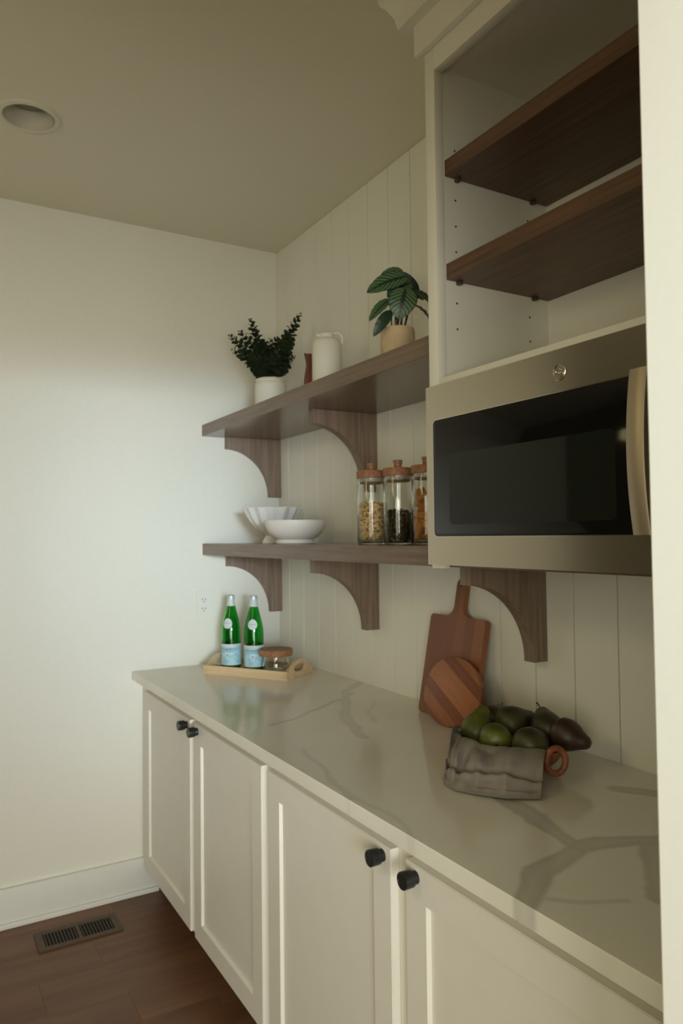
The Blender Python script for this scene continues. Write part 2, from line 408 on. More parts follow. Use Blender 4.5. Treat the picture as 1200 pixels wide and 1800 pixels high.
def countertop():
    x0, x1, y0, y1, z0, z1 = -0.007, XR - 0.001, -0.681, -0.001, 0.8807, 0.914
    nx, ny = 560, 146; bm = bmesh.new(); lay = bm.verts.layers.float.new('vein')
    xs_ = [x0 + (x1 - x0) * i / nx for i in range(nx + 1)]
    e = 0.0015
    ring = [(y1, z0)] + [(y0 + e, z0), (y0, z0 + e)] + [(y0, z0 + e + (z1 - z0 - 2 * e) * t / 5) for t in range(1, 6)] + [(y0 + e, z1)] + [(y0 + e + (y1 - y0 - e) * j / ny, z1) for j in range(1, ny + 1)]
    prev = None; first = None
    for i, x in enumerate(xs_):
        row = []
        for (y, z) in ring:
            v = bm.verts.new((x, y, z)); v[lay] = vein(x, y) * (1.0 if z > z1 - 1e-5 else .8); row.append(v)
        if prev:
            for j in range(len(row)):
                k2 = (j + 1) % len(row)
                bm.faces.new((prev[j], prev[k2], row[k2], row[j]))
        else: first = row
        prev = row
    bm.faces.new(first); bm.faces.new(prev[::-1])
    return obj('countertop', bm, M_quartz, smooth=25)
tag(countertop(), 'long white quartz countertop with grey veining over the white base cabinets', 'countertop')

# ------------------------------------------------------------------ base cabinets
YB = -0.635   # face frame plane
def knob(parent, x, z, y):
    prof = [(0.0, 0.0), (0.0125, 0.0), (0.0125, 0.006), (0.0115, 0.008), (0.0115, 0.009), (0.0155, 0.010), (0.0160, 0.012), (0.0165, 0.030), (0.0160, 0.0318), (0.0135, 0.0322), (0.0128, 0.0312), (0.0, 0.0312)]
    bm = lathe(prof, 40)
    return obj('knob', bm, M_black, parent, smooth=35, matrix=Matrix.Translation((x, y, z)) @ Matrix.Rotation(math.radians(90), 4, 'X'))
def shaker(parent, x0, x1, z0, z1, kx):
    """five-piece door: stiles, rails and a recessed panel with a small sloped edge"""
    w, d, t = 0.064, 0.009, 0.020; yf = YB - t
    bm = bmesh.new()
    fr = [(x0, z0), (x1, z0), (x1, z1), (x0, z1)]
    ri = [(x0 + w, z0 + w), (x1 - w, z0 + w), (x1 - w, z1 - w), (x0 + w, z1 - w)]
    s = 0.003
    rj = [(x0 + w + s, z0 + w + s), (x1 - w - s, z0 + w + s), (x1 - w - s, z1 - w - s), (x0 + w + s, z1 - w - s)]
    A = [bm.verts.new((x, yf, z)) for x, z in fr]; B = [bm.verts.new((x, yf, z)) for x, z in ri]
    Cc = [bm.verts.new((x, yf + d, z)) for x, z in rj]; D = [bm.verts.new((x, YB - .0005, z)) for x, z in fr]
    for i in range(4):
        j = (i + 1) % 4
        bm.faces.new((A[i], A[j], B[j], B[i])); bm.faces.new((B[i], B[j], Cc[j], Cc[i])); bm.faces.new((A[j], A[i], D[i], D[j]))
    bm.faces.new(D)
    es = [e for e in bm.edges if e.verts[0] in A and e.verts[1] in A]
    bmesh.ops.bevel(bm, geom=es, offset=0.0015, segments=2, affect='EDGES')
    dr = obj('door', bm, M_cab, parent, smooth=25)
    pn = boxobj('panel', x0 + w + s, x1 - w - s, yf + d, yf + d + 0.004, z0 + w + s, z1 - w - s, M_cab, dr)
    knob(dr, kx, 0.826, yf)
    return dr
def base_cabinet(x0, x1, doors, label):
    t = thing('base_cabinet', label, 'cabinet', (0, 0, 0), group='white base cabinets')
    z0, z1 = 0.125, 0.880
    boxobj('body', x0, x1, YB + 0.02, -0.002, z0, z1, M_cab, t)
    bm = bmesh.new()
    box(bm, x0, doors[0][0] + .02, YB, YB + .02, z0, z1); box(bm, doors[-1][1] - .02, x1, YB, YB + .02, z0, z1)
    a = doors[0][1] - .02; b = doors[1][0] + .02
    box(bm, a, b, YB, YB + .02, z0, z1)
    box(bm, doors[0][0] + .02, a, YB, YB + .02, z1 - .05, z1); box(bm, b, doors[1][1] - .02, YB, YB + .02, z1 - .05, z1)
    box(bm, doors[0][0] + .02, a, YB, YB + .02, z0, z0 + .04); box(bm, b, doors[1][1] - .02, YB, YB + .02, z0, z0 + .04)
    obj('face_frame', bm, M_cab, t)
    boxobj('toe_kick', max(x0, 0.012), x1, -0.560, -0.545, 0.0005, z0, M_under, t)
    for i, (a, b) in enumerate(doors): shaker(t, a, b, 0.142, 0.848, b - .030 if i == 0 else a + .033)
    return t
base_cabinet(-0.007, 1.2665, [(0.090, 0.655), (0.697, 1.245)], 'white two-door base cabinet against the far wall, below the bottle tray')
base_cabinet(1.2675, XR - 0.001, [(1.292, 1.868), (1.918, 2.50)], 'white two-door base cabinet below the microwave and fruit, nearest the doorway')

# ------------------------------------------------------------------ shelves and brackets
ZU, ZL, TS, DS = 1.9641, 1.4407, 0.0496, 0.371
CX0 = 1.682
us = boxobj('floating_shelf', -0.007, CX0 - 0.001, -DS, -0.001, ZU - TS, ZU, M_shelf, bev=0.0015)
tag(us, 'upper taupe wooden shelf holding the plants and jugs', 'shelf')
ls = boxobj('floating_shelf', -0.007, XR - 0.001, -DS, -0.001, ZL - TS, ZL, M_shelf, bev=0.0015)
tag(ls, 'lower taupe wooden shelf holding the bowls and pasta jars', 'shelf')
def bracket(x0, x1, ztop, label, yb):
    out = [(-0.001, 0.0), (-0.001, -0.265), (-yb, -0.265)]
    cy, cz = -0.265, -0.265; ry, rz = 0.265 - yb, 0.213
    for i in range(0, 25):
        a = math.radians(90 * i / 24)
        out.append((cy + ry * math.cos(a), cz + rz * math.sin(a)))
    out.append((-0.265, 0.0))
    bm = prism([(a, b + ztop) for a, b in out], x0, x1, 'x', bev=0.0012)
    o = obj('bracket', bm, M_bracket, smooth=40)
    return tag(o, label, 'bracket', 'curved brackets under the wooden shelves')
bracket(-0.007, 0.025, ZU - TS - .0003, 'curved wooden bracket in the far corner under the upper shelf', .055)
bracket(0.80, 0.84, ZU - TS - .0003, 'curved wooden bracket under the upper shelf just left of the pasta jars', .055)
bracket(-0.007, 0.025, ZL - TS - .0003, 'curved wooden bracket in the far corner under the lower shelf, above the bottles', .055)
bracket(0.80, 0.84, ZL - TS - .0003, 'curved wooden bracket under the lower shelf between bottles and cutting board', .055)
bracket(1.62, 1.66, ZL - TS - .0003, 'dark curved bracket beneath the microwave, right of the cutting board', .048)

# ------------------------------------------------------------------ upper cabinet
UC = thing('wall_cabinet', 'open white upper cabinet with brown shelves above the microwave', 'cabinet')
FY = -0.400; IX0 = 1.718; ZR = 1.838; ZO = 2.585; ZT = 2.79
bm = bmesh.new()
box(bm, CX0, IX0 - .003, -0.375, -0.030, 1.442, ZT); box(bm, XR - 0.02, XR - .001, -0.375, -0.030, 1.8425, ZT)
box(bm, CX0, XR - .001, -0.030, -0.001, 1.8425, ZT)
box(bm, IX0 - .003, XR - .02, -0.375, -0.030, 2.60, ZT)
box(bm, IX0 - .003, XR - .02, -0.375, -0.030, 1.820, 1.8335)
obj('carcass', bm, M_cab, UC)
bm = bmesh.new()
box(bm, CX0, IX0, FY, -0.375, 1.389, ZT, .001); box(bm, XR - .05, XR - .001, FY, -0.375, 1.389, ZT, .001)
box(bm, IX0, XR - .05, FY, -0.375, ZO, ZT, .001); box(bm, IX0, XR - .05, FY, -0.375, 1.80, ZR, .001)
obj('face_frame', bm, M_cab, UC, smooth=30)
for z in (2.333, 2.080):
    s = boxobj('shelf', IX0 - .002, XR - .021, -0.370, -0.031, z, z + .039, M_inshelf, UC, bev=.001)
    for y in (-0.335, -0.085):
        b2 = bmesh.new(); box(b2, IX0 - .0028, IX0 + .012, y - .006, y + .006, z - .008, z - .0002, .002); obj('shelf_pin', b2, M_screw, s)
bm = bmesh.new()
for z in (2.404, 2.281, 2.217, 2.154, 2.028, 1.965):
    for y in (-.338, -.098):
        bmesh.ops.create_cone(bm, cap_ends=True, segments=10, radius1=.0026, radius2=.0026, depth=.0012,
                              matrix=Matrix.Translation((IX0 - .0026, y, z)) @ Matrix.Rotation(math.pi / 2, 4, 'Y'))
obj('pin_holes', bm, M_screw, UC, kind='stuff')
# frieze and crown along the top of the cabinet
bm = bmesh.new()
box(bm, CX0 - .018, XR - .001, FY - .018, FY - .0005, 2.640, H - .001, .001)
box(bm, CX0 - .018, CX0 - .0005, FY - .0005, -.001, 2.640, H - .001, .001)
obj('frieze', bm, M_cab, UC, smooth=30)
prof = [(0.0, 2.716), (0.028, 2.716), (0.030, 2.726), (0.034, 2.745), (0.048, 2.772), (0.060, 2.785), (0.064, 2.799), (0.0, 2.799)]
bm = bmesh.new(); xa, ya = CX0 - .018, FY - .018
r0 = [bm.verts.new((XR - .001, ya - p, z)) for p, z in prof]; r1 = [bm.verts.new((xa - p, ya - p, z)) for p, z in prof]; r2 = [bm.verts.new((xa - p, -.001, z)) for p, z in prof]
for A, B in ((r0, r1), (r1, r2)):
    for i in range(len(A)): j = (i + 1) % len(A); bm.faces.new((A[i], B[i], B[j], A[j]))
bm.faces.new(r0); bm.faces.new(r2[::-1])
obj('crown_moulding', bm, M_cab, UC)

# ------------------------------------------------------------------ microwave
MW = thing('microwave', 'stainless steel microwave with black glass door below the open cabinet', 'microwave')
MX0, MX1, MY, MZ0, MZ1 = 1.700, 2.462, -0.425, 1.3985, 1.8160
boxobj('body', IX0 + .001, XR - .052, -0.398, -0.035, ZL + .001, 1.797, M_black, MW)
dx1 = 2.318
door = thing
bm = prism(rrect(MX0, MX1, MZ0, MZ1, .002, 2), MY, -0.4005, 'y', holes=[rrect(1.7265, 2.449, 1.4625, 1.7355, .012)], bev=.0)
fr = obj('door_frame', bm, M_steel, MW)
gl = obj('door_glass', prism(rrect(1.7285, 2.447, 1.4645, 1.7335, .011), MY - .0012, -0.402, 'y', bev=.0008), M_bglass, MW, smooth=40)
obj('viewing_window', prism(rrect(1.785, 2.240, 1.4905, 1.650, .012), MY - .0016, MY - .0012, 'y'), M_mesh, gl)
def ring_prism(o, i, y0, y1): return prism(o, y0, y1, 'y', holes=[i])
obj('glass_edge_trim', ring_prism(rrect(1.7265, 2.449, 1.4625, 1.7355, .012), rrect(1.7285, 2.447, 1.4645, 1.7335, .011), MY - .0018, -0.402), M_chrome, MW)
# bowed vertical handle
hx0, hx1, hz0, hz1 = 2.290, 2.327, 1.464, 1.738
bm = bmesh.new(); prev = None; N = 24
for i in range(N + 1):
    t = i / N; z = hz0 + (hz1 - hz0) * t; bow = .016 * (1 - (2 * t - 1) ** 2) + .010
    yb = MY - .006 - bow * .8; yf = yb - .013
    ring = [bm.verts.new(c) for c in ((hx0, yb, z), (hx0 + .0015, yf + .002, z), (hx0 + .004, yf, z), (hx1 - .004, yf, z), (hx1 - .0015, yf + .002, z), (hx1, yb, z))]
    if prev:
        for k in range(6): q = (k + 1) % 6; bm.faces.new((prev[k], prev[q], ring[q], ring[k]))
    else: bm.faces.new(ring[::-1])
    prev = ring
bm.faces.new(prev)
hd = obj('handle', bm, M_steel2, MW, smooth=40)
bm = bmesh.new()
for z in (hz0 + .012, hz1 - .012):
    bm = bmesh.new(); box(bm, hx0 + .006, hx1 - .006, MY - .018, MY - .0013, z - .011, z + .011, .001)
    obj('handle_mount', bm, M_chrome, hd)
# control panel keys on the black glass to the right of the handle
bm = bmesh.new()
for r in range(5):
    for c in range(3): box(bm, 2.340 + c * .033, 2.366 + c * .033, MY - .0018, MY - .0012, 1.49 + r * .028, 1.506 + r * .028)
obj('keypad', bm, mat('keypad grey', rgb(60, 60, 58), .3), gl)
# round badge
bx, bz = 2.116, 1.7725
bd = obj('badge', lathe([(0, 0), (.0165, 0), (.0168, .0012), (.0155, .0024), (.0140, .0024), (.0135, .0012), (0, .0012)], 40), M_steel, MW, smooth=40,
         matrix=Matrix.Translation((bx, MY - .0001, bz)) @ Matrix.Rotation(math.pi / 2, 4, 'X'))
bm = text_bm('GE', .0165, .0005); 
sk = Matrix.Identity(4); sk[0][1] = .25
obj('monogram', bm, M_chrome, bd, matrix=Matrix.Translation((bx, MY - .0020, bz)) @ Matrix.Rotation(math.pi / 2, 4, 'X') @ sk)
bm = bmesh.new()
for k in range(4):
    a0 = math.radians(k * 90 + 20)
    tube(bm, [(bx + .0118 * math.cos(a0 + t * .25), MY - .0018, bz + .0118 * math.sin(a0 + t * .25)) for t in range(5)], [.0002, .0006, .0008, .0006, .0002], 6)
obj('scroll_mark', bm, M_chrome, bd)

# ------------------------------------------------------------------ outlet, vent, ceiling light
OT = thing('outlet', 'white double power outlet on the far wall left of the bottles', 'outlet', (-0.008, -0.367, 1.175))
bm = prism(rrect(-.036, .036, -.058, .058, .005, 3), 0.0005, .006, 'x', bev=.001)
obj('cover_plate', bm, M_plastic, OT)
for dz in (-.020, .020):
    so = obj('socket', prism(rrect(-.016, .016, dz - .014, dz + .014, .008, 4), .006, .0075, 'x'), M_plastic, OT)
    bm = bmesh.new(); box(bm, .0075, .0078, -.008, -.0055, dz - .002, dz + .006); box(bm, .0075, .0078, .0055, .008, dz - .002, dz + .006); box(bm, .0075, .0078, -.0022, .0022, dz - .010, dz - .006)
    obj('slots', bm, M_dark, so)
VT = thing('floor_register', 'brown metal floor vent near the baseboard of the far wall', 'vent', (.184, -.927, 0))
obj('frame', prism(rrect(-.071, .071, -.148, .148, .003, 2), .0004, .006, 'z', holes=[rrect(-.048, .048, -.122, -.006, .001, 1), rrect(-.048, .048, .006, .122, .001, 1)], bev=.0), M_vent, VT)
boxobj('duct', -.050, .050, -.124, .124, .0002, .0010, M_dark, VT)
for s in (-1, 1):
    for i in range(10):
        y = s * (.012 + i * .0116)
        bm = bmesh.new(); box(bm, -.0475, .0475, y - .0016, y + .0016, .0012, .0052)
        obj('louver', bm, M_vent, VT)
RL = thing('recessed_light', 'round recessed ceiling light, switched off, in the white ceiling', 'ceiling light', (.640, -1.165, H))
obj('trim_ring', lathe([(.074, .0), (.078, -.006), (.092, -.005), (.096, -.0005), (.096, 0)], 48, close=True), painted('light trim', (.72, .69, .56, 1), .5), RL, smooth=40)
obj('baffle', lathe([(.0738, -.0045), (.0735, .004), (.066, .030), (.058, .055), (.056, .056), (.056, .054)], 48), painted('light baffle', (.62, .59, .48, 1), .5), RL, smooth=40)
obj('lens', lathe([(.0, .050), (.0575, .050), (.0575, .054), (0, .054)], 48), mat('frosted lens off', (.30, .28, .20, 1), .4), RL, smooth=40)

# ------------------------------------------------------------------ tray with bottles and candle
ang = math.atan2(.545, .839)
TO = Vector((.222, -.446, .9142))
TR = thing('serving_tray', 'pale wooden serving tray with cut-out handles, holding two green bottles', 'tray', TO, (0, 0, ang))
TL, TW = .382, .205
boxobj('tray_base', .006, TL - .006, .006, TW - .006, .0, .008, M_pine, TR)
for y0, y1 in ((0, .011), (TW - .011, TW)):
    boxobj('side_rail', 0.004, TL - .004, y0, y1, 0.0, .036, M_pine, TR, bev=.0015)
def end_board(x0, x1):
    n = 16; out = [(0.0, 0.0), (TW, 0.0), (TW, .036)]
    for i in range(n + 1):
        t = i / n; y = TW - .012 - (TW - .024) * t
        z = .036 + .036 * (0.5 - 0.5 * math.cos(2 * math.pi * t)) ** 0.7
        out.append((y, z))
    out.append((0.0, .036))
    hole = []
    for i in range(20):
        a = 2 * math.pi * i / 20; hole.append((TW / 2 + .046 * math.cos(a), .038 + .016 * math.sin(a) + .006 * math.cos(a) ** 2 * 0))
    return obj('end_board', prism(out, x0, x1, 'x', holes=[hole]), M_pine, TR, smooth=40)
end_board(-.004, .008); end_board(TL - .008, TL + .004)

def wrap(bm, R):  # bend a flat xy mesh round a cylinder of radius R about z; x->angle, y->z
    for v in bm.verts:
        a = v.co.x / R; r = R + v.co.z
        v.co = Vector((r * math.sin(a), -r * math.cos(a), v.co.y))
def strip(R, a0, a1, z0, z1, n=24, t=.0003):
    bm = bmesh.new(); rows = []
    for i in range(n + 1):
        a = a0 + (a1 - a0) * i / n
        rows.append([bm.verts.new((r * math.sin(a), -r * math.cos(a), z)) for r, z in ((R, z0), (R + t, z0), (R + t, z1), (R, z1))])
    for A, B in zip(rows[:-1], rows[1:]):
        for k in range(4): q = (k + 1) % 4; bm.faces.new((A[k], A[q], B[q], B[k]))
    bm.faces.new(rows[0]); bm.faces.new(rows[-1][::-1])
    return bm
prof_b = [(.0, .003), (.028, .0015), (.034, 0.0), (.0385, .003), (.0400, .010), (.0400, .150), (.0392, .166), (.0365, .185), (.0315, .208), (.0262, .228), (.0205, .250), (.0162, .268), (.0145, .280), (.0140, .292), (.0150, .294), (.0150, .300)]
inner = [(max(r - .003, .001), max(z, .006) if i > 3 else .007) for i, (r, z) in enumerate(prof_b)]
def bottle_r(z):
    for (r0, z0), (r1, z1) in zip(prof_b[3:-1], prof_b[4:]):
        if z0 <= z <= z1 and z1 > z0: return r0 + (r1 - r0) * (z - z0) / (z1 - z0)
    return .04
def make_bottle(label, loc, rz):
    B = thing('water_bottle', label, 'bottle', loc, (0, 0, rz), 'green water bottles on the tray')
    pf = prof_b + [(.012, .300), (.0115, .292), (.0120, .280), (.0140, .266), (.0180, .248), (.0236, .226), (.0290, .206), (.0340, .184), (.0366, .166), (.0372, .150), (.0372, .012), (.034, .008), (0, .0075)]
    obj('glass_body', lathe(pf, 48), M_gglass, B, smooth=50)
    obj('cap', lathe([(.0, .3055), (.0135, .3055), (.0158, .304), (.0160, .291), (.0152, .2905)], 40), M_cap, B, smooth=40)
    # neck wrap
    wr = [(bottle_r(z) + .0006, z) for z in (.262, .268, .274, .280, .286, .2905)]
    obj('neck_label', lathe(wr, 36), M_label2, B, smooth=50)
    lb = obj('label', strip(.0402, -2.7, 2.7, .022, .108, 40), M_label, B, smooth=50)
    obj('label_band', strip(.0406, -2.7, 2.7, .098, .108, 40, .0002), M_label2, lb, smooth=50)
    obj('label_band', strip(.0406, -2.7, 2.7, .022, .027, 40, .0002), M_label2, lb, smooth=50)
    bm = text_bm('S.PELLEGRINO', .0125); bmesh.ops.subdivide_edges(bm, edges=bm.edges[:], cuts=1)
    for v in bm.verts: v.co.z = 0.0
    bmesh.ops.translate(bm, verts=bm.verts[:], vec=(0, .087, 0)); wrap(bm, .0409)
    obj('lettering', bm, M_ink, lb)
    bm = text_bm('NATURAL MINERAL WATER', .0048); 
    bmesh.ops.translate(bm, verts=bm.verts[:], vec=(0, .0775, 0))
    for v in bm.verts: v.co.z = 0.0
    wrap(bm, .0409); obj('small_lettering', bm, M_ink, lb)
    pts = [(math.sin(2 * math.pi * i / 10) * (.0050 if i % 2 == 0 else .0023), math.cos(2 * math.pi * i / 10) * (.0050 if i % 2 == 0 else .0023)) for i in range(10)]
    bm = bmesh.new(); c = bm.verts.new((0, .063, 0)); vs = [bm.verts.new((x, y + .063, 0)) for x, y in pts]
    for i in range(10): bm.faces.new((c, vs[i], vs[(i + 1) % 10]))
    wrap(bm, .0409); obj('star', bm, M_star, lb)
    # oval shoulder label following the neck taper
    bm = bmesh.new(); rings = [[bm.verts.new((0, .192, 0))]]
    for r in range(1, 5):
        rings.append([bm.verts.new((.0185 * r / 4 * math.cos(2 * math.pi * k / 24), .192 + .0205 * r / 4 * math.sin(2 * math.pi * k / 24), 0)) for k in range(24)])
    for k in range(24): bm.faces.new((rings[0][0], rings[1][k], rings[1][(k + 1) % 24]))
    for A, Bq in zip(rings[1:-1], rings[2:]):
        for k in range(24): bm.faces.new((A[k], Bq[k], Bq[(k + 1) % 24], A[(k + 1) % 24]))
    for v in bm.verts:
        z = v.co.y; r = bottle_r(z) + .0008; a = v.co.x / .034
        v.co = Vector((r * math.sin(a), -r * math.cos(a), z))
    sl = obj('shoulder_label', bm, M_label2, B, smooth=50)
    bm = text_bm('S.PELLEGRINO', .0046); bmesh.ops.translate(bm, verts=bm.verts[:], vec=(0, .193, 0))
    for v in bm.verts:
        z = v.co.y; r = bottle_r(z) + .0011; a = v.co.x / .034
        v.co = Vector((r * math.sin(a), -r * math.cos(a), z))
    obj('shoulder_lettering', bm, M_ink, sl)
    return B
def tray_pt(u, v): return (TO.x + .839 * u - .545 * v, TO.y + .545 * u + .839 * v, TO.z + .0082)
P1 = tray_pt(.062, .098); P2 = tray_pt(.174, .098)
def face_cam(p): return math.atan2(-1.4767 - p[1], 3.0947 - p[0]) + math.pi / 2
make_bottle('green glass water bottle with pale blue label, the left of the two on the tray', P1, face_cam(P1) - .42)
make_bottle('green glass water bottle with pale blue label, beside the wooden-lidded candle jar', P2, face_cam(P2) - .15)

P3 = tray_pt(.290, .080)
CJ = thing('candle_jar', 'small round clear glass jar with a flat brown wooden lid, right end of the tray', 'jar', P3)
pf = [(0, .001), (.036, 0), (.046, .005), (.052, .018), (.054, .032), (.052, .048), (.048, .062), (.047, .074), (.044, .074), (.045, .062), (.049, .048), (.051, .032), (.049, .019), (.044, .009), (0, .006)]
obj('glass_bowl', lathe(pf, 48), M_glass, CJ, smooth=50)
obj('lid', lathe([(0, .071), (.040, .071), (.043, .0745), (.064, .0745), (.0665, .080), (.0675, .096), (.064, .100), (.058, .0995), (0, .097)], 56), M_lid, CJ, smooth=40)
bm = bmesh.new()
for i in range(11):
    a = i * 2.4; r = .010 + .022 * random.random(); x, y = r * math.cos(a), r * math.sin(a)
    bmesh.ops.create_icosphere(bm, subdivisions=1, radius=.0085, matrix=Matrix.Translation((x, y, .0175 + .004 * random.random())) @ Matrix.Rotation(a, 4, 'Z') @ Matrix.Diagonal((1.5, .8, .7, 1)))
wt = obj('wrapped_sweets', bm, M_wax, smooth=60, kind='stuff'); wt.location = P3
tag(wt, 'pile of small white wrapped pieces inside the round candle jar', 'sweets')

# ------------------------------------------------------------------ cutting boards
lean = math.atan2(.058, .30)
CB = thing('cutting_board', 'tall wooden cutting board with handle, leaning on the panelled wall', 'cutting board', (1.326, -.094, .9155), (-lean, 0, 0))
def board_outline():
    w, hb, hh, hw, r = .130, .308, .426, .021, .014
    out = []
    def arc(cx, cz, rad, a0, a1, n=8):
        for i in range(n + 1):
            a = math.radians(a0 + (a1 - a0) * i / n); out.append((cx + rad * math.cos(a), cz + rad * math.sin(a)))
    arc(-w + r, r, r, 180, 270); arc(w - r, r, r, 270, 360); arc(w - r, hb - r, r, 0, 90)
    R = .034; arc(hw + R, hb + R, R, 270, 180, 10); arc(0, hh - hw, hw, 0, 180, 14); arc(-hw - R, hb + R, R, 0, -90, 10)
    arc(-w + r, hb - r, r, 90, 180)
    return out
hole = [(.006 * math.cos(2 * math.pi * i / 16), .406 + .006 * math.sin(2 * math.pi * i / 16)) for i in range(16)]
obj('board', prism(board_outline(), 0.0, .018, 'y', holes=[hole[::-1]], bev=.0), M_cut, CB, smooth=30)
RB = thing('round_board', 'small rounded wooden board with diagonal stripes, leaning on the tall cutting board', 'cutting board', (1.393, -.146, .9155), (-lean * 1.5, 0, math.radians(3)))
pts = []
for i in range(56):
    a = 2 * math.pi * i / 56; r = 1 + .03 * math.cos(3 * a + .5)
    pts.append((.120 * r * math.cos(a), .101 + .100 * math.sin(a)))
obj('board', prism(pts, 0.0, .015, 'y', bev=.003), M_round, RB, smooth=30)

# ------------------------------------------------------------------ bowl of pears and towel
BC = Vector((1.745, -.215, .9145))
FB = thing('fruit_bowl', 'shallow reddish wooden bowl with loop handles, full of pears', 'bowl', BC, (0, 0, math.radians(-6)))
def oval(a, r, z): return (r / math.sqrt((math.cos(a)) ** 2 + (math.sin(a) / .84) ** 2), z)
obj('bowl_body', lathe([(0, .0), (.085, .0), (.095, .004), (.118, .022), (.135, .045), (.142, .052), (.139, .056), (.130, .048), (.112, .026), (.088, .012), (0, .010)], 64, oval), M_bowlw, FB, smooth=40)
for s in (-1, 1):
    bm = bmesh.new()
    tube(bm, [(s * .158 + .023 * math.cos(t) * .25, .023 * math.cos(t) * .97, .046 + .028 * math.sin(t)) for t in [2 * math.pi * i / 28 for i in range(28)]], .0072, 10, closed=True)
    obj('loop_handle', bm, M_bowlw, FB, smooth=60)
pear_prof = [(0, -.0385), (.006, -.0395), (.016, -.0385), (.028, -.032), (.0355, -.020), (.0375, -.006), (.0355, .008), (.030, .020), (.0235, .030), (.0185, .040), (.0145, .048), (.009, .0535), (.004, .0545), (0, .0535)]
pmesh = lathe(pear_prof, 28, lambda a, r, z: (r * (1 + .025 * math.sin(2 * a + z * 40)), z))
def make_pear(first=[None]):
    pass
def pear(name_m, label, c, axis, sc, grp='pears piled in the wooden bowl', stem=True):
    ax = Vector(axis).normalized(); q = ax.to_track_quat('Z', 'Y')
    P = thing('pear', label, 'pear', c, q.to_euler(), grp); P.scale = (sc,) * 3
    bm = pmesh.copy(); obj('skin', bm, name_m, P, smooth=80)
    if stem:
        bm = bmesh.new(); tube(bm, [(0, 0, .051), (.001, 0, .060), (.004, .001, .070), (.0065, .001, .0735)], [.0016, .0014, .0016, .0024], 8); obj('stem', bm, M_stem, P, smooth=60)
    bm = bmesh.new(); bmesh.ops.create_cone(bm, cap_ends=True, segments=8, radius1=.004, radius2=.003, depth=.003, matrix=Matrix.Translation((0, 0, -.0385)))
    obj('calyx', bm, M_stem, P)
    return P
pear(M_pear, 'bright green pear at the left end of the bowl, above the towel', (1.662, -.250, .982), (-.1, .35, .6), 1.08)
pear(M_pear, 'light green pear in front, its dark blossom end facing outwards', (1.752, -.272, .980), (-.75, .6, .1), 1.06, stem=False)
pear(M_pear2, 'large dull green pear behind the two front ones, nearest the boards', (1.704, -.168, .994), (.15, .85, .15), 1.15)
pear(M_pear2, 'olive pear lying low in front beside the edge of the towel', (1.832, -.236, .980), (-.25, .95, .10), 1.12, stem=False)
pear(M_pear2, 'olive pear at the back with its stem standing up against the wall', (1.782, -.134, .996), (-.60, .35, .45), 1.08)
pear(M_pear3, 'dusky brown pear on the right with its tip pointing right', (1.860, -.146, .995), (.62, .22, -.16), 1.0, stem=False)
pear(M_pear2, 'dark green pear at the back left, in front of the round board', (1.626, -.168, .992), (-.2, .6, .25), .88)

# towel draped over the front rim and out on to the counter
def towel():
    bm = bmesh.new(); uvl = bm.loops.layers.uv.new('UVMap')
    ns, nt = 110, 80; grid = []
    zc = .9145
    top = [Vector(p) for p in ((1.626, -.290), (1.660, -.322), (1.715, -.342), (1.780, -.337), (1.840, -.308), (1.893, -.252))]
    bot = [Vector(p) for p in ((1.765, -.440), (1.790, -.458), (1.828, -.462), (1.880, -.440), (1.930, -.408), (1.968, -.345))]
    def smp(pl, s):
        x = s * (len(pl) - 1); i = min(int(x), len(pl) - 2); f = x - i; f = f * f * (3 - 2 * f) * .3 + f * .7
        return pl[i].lerp(pl[i + 1], f)
    for i in range(ns + 1):
        s = i / ns; T = smp(top, s); B = smp(bot, s); d = (B - T); dn = d.normalized(); inw = (Vector((1.745, -.215)) - T).normalized()
        row = []
        for j in range(nt + 1):
            t = j / nt
            if t < .16: f = 1 - t / .16; p = T + inw * (.018 * f); z = .0655 - .016 * f ** 1.5
            elif t < .86:
                f = (t - .16) / .70; p = T + d * (f ** .85)
                z = .0655 * (1 - f ** 1.25) + .0065 + .008 * math.sin(math.pi * f)
            elif t < .90: f = (t - .86) / .04; p = B + dn * (.004 * math.sin(f * math.pi)); z = .0065 - .0045 * f * .6
            else: f = (t - .90) / .10; p = B - d * (.16 * f); z = .0036
            m = max(0, min(1, (t - .08) / .2)) * max(0, min(1, (.86 - t) / .10))
            w = .0050 * math.sin(s * 15 + t * 3.2) + .0030 * math.sin(s * 27 - t * 4 + 1) + .0110 * noise.noise(Vector((s * 5.5, t * 3.5, 4))) + .0022 * math.sin(s * 60 + t * 6)
            # one deep diagonal crease and a pleat above the hem
            w -= .011 * math.exp(-((s - .46 + .28 * (t - .5)) / .045) ** 2)
            w += .006 * math.exp(-((t - .70 - .03 * math.sin(s * 7)) / .035) ** 2) - .009 * math.exp(-((t - .62 - .03 * math.sin(s * 7)) / .04) ** 2)
            z += w * m * .9
            p = p + dn * (w * m * .6)
            if t > .80: z += .0035 * (.5 + .5 * math.sin(s * 9 + 1)) * (1 if t < .9 else .35)
            z = max(z, .0022)
            row.append(bm.verts.new((p.x, p.y, zc + z)))
        grid.append(row)
    for i in range(ns):
        for j in range(nt):
            f = bm.faces.new((grid[i][j], grid[i + 1][j], grid[i + 1][j + 1], grid[i][j + 1]))
            for lp, (a, b) in zip(f.loops, ((i, j), (i + 1, j), (i + 1, j + 1), (i, j + 1))): lp[uvl].uv = (a / ns * 2, b / nt)
    o = obj('towel_top', bm, M_towel, smooth=80)
    return o
tw = towel()
sm = tw.modifiers.new('s', 'SOLIDIFY'); sm.thickness = .0020; sm.offset = 0
TWR = thing('tea_towel', 'crumpled grey linen tea towel draped over the front of the fruit bowl', 'towel', (BC.x, BC.y - .15, .9145))
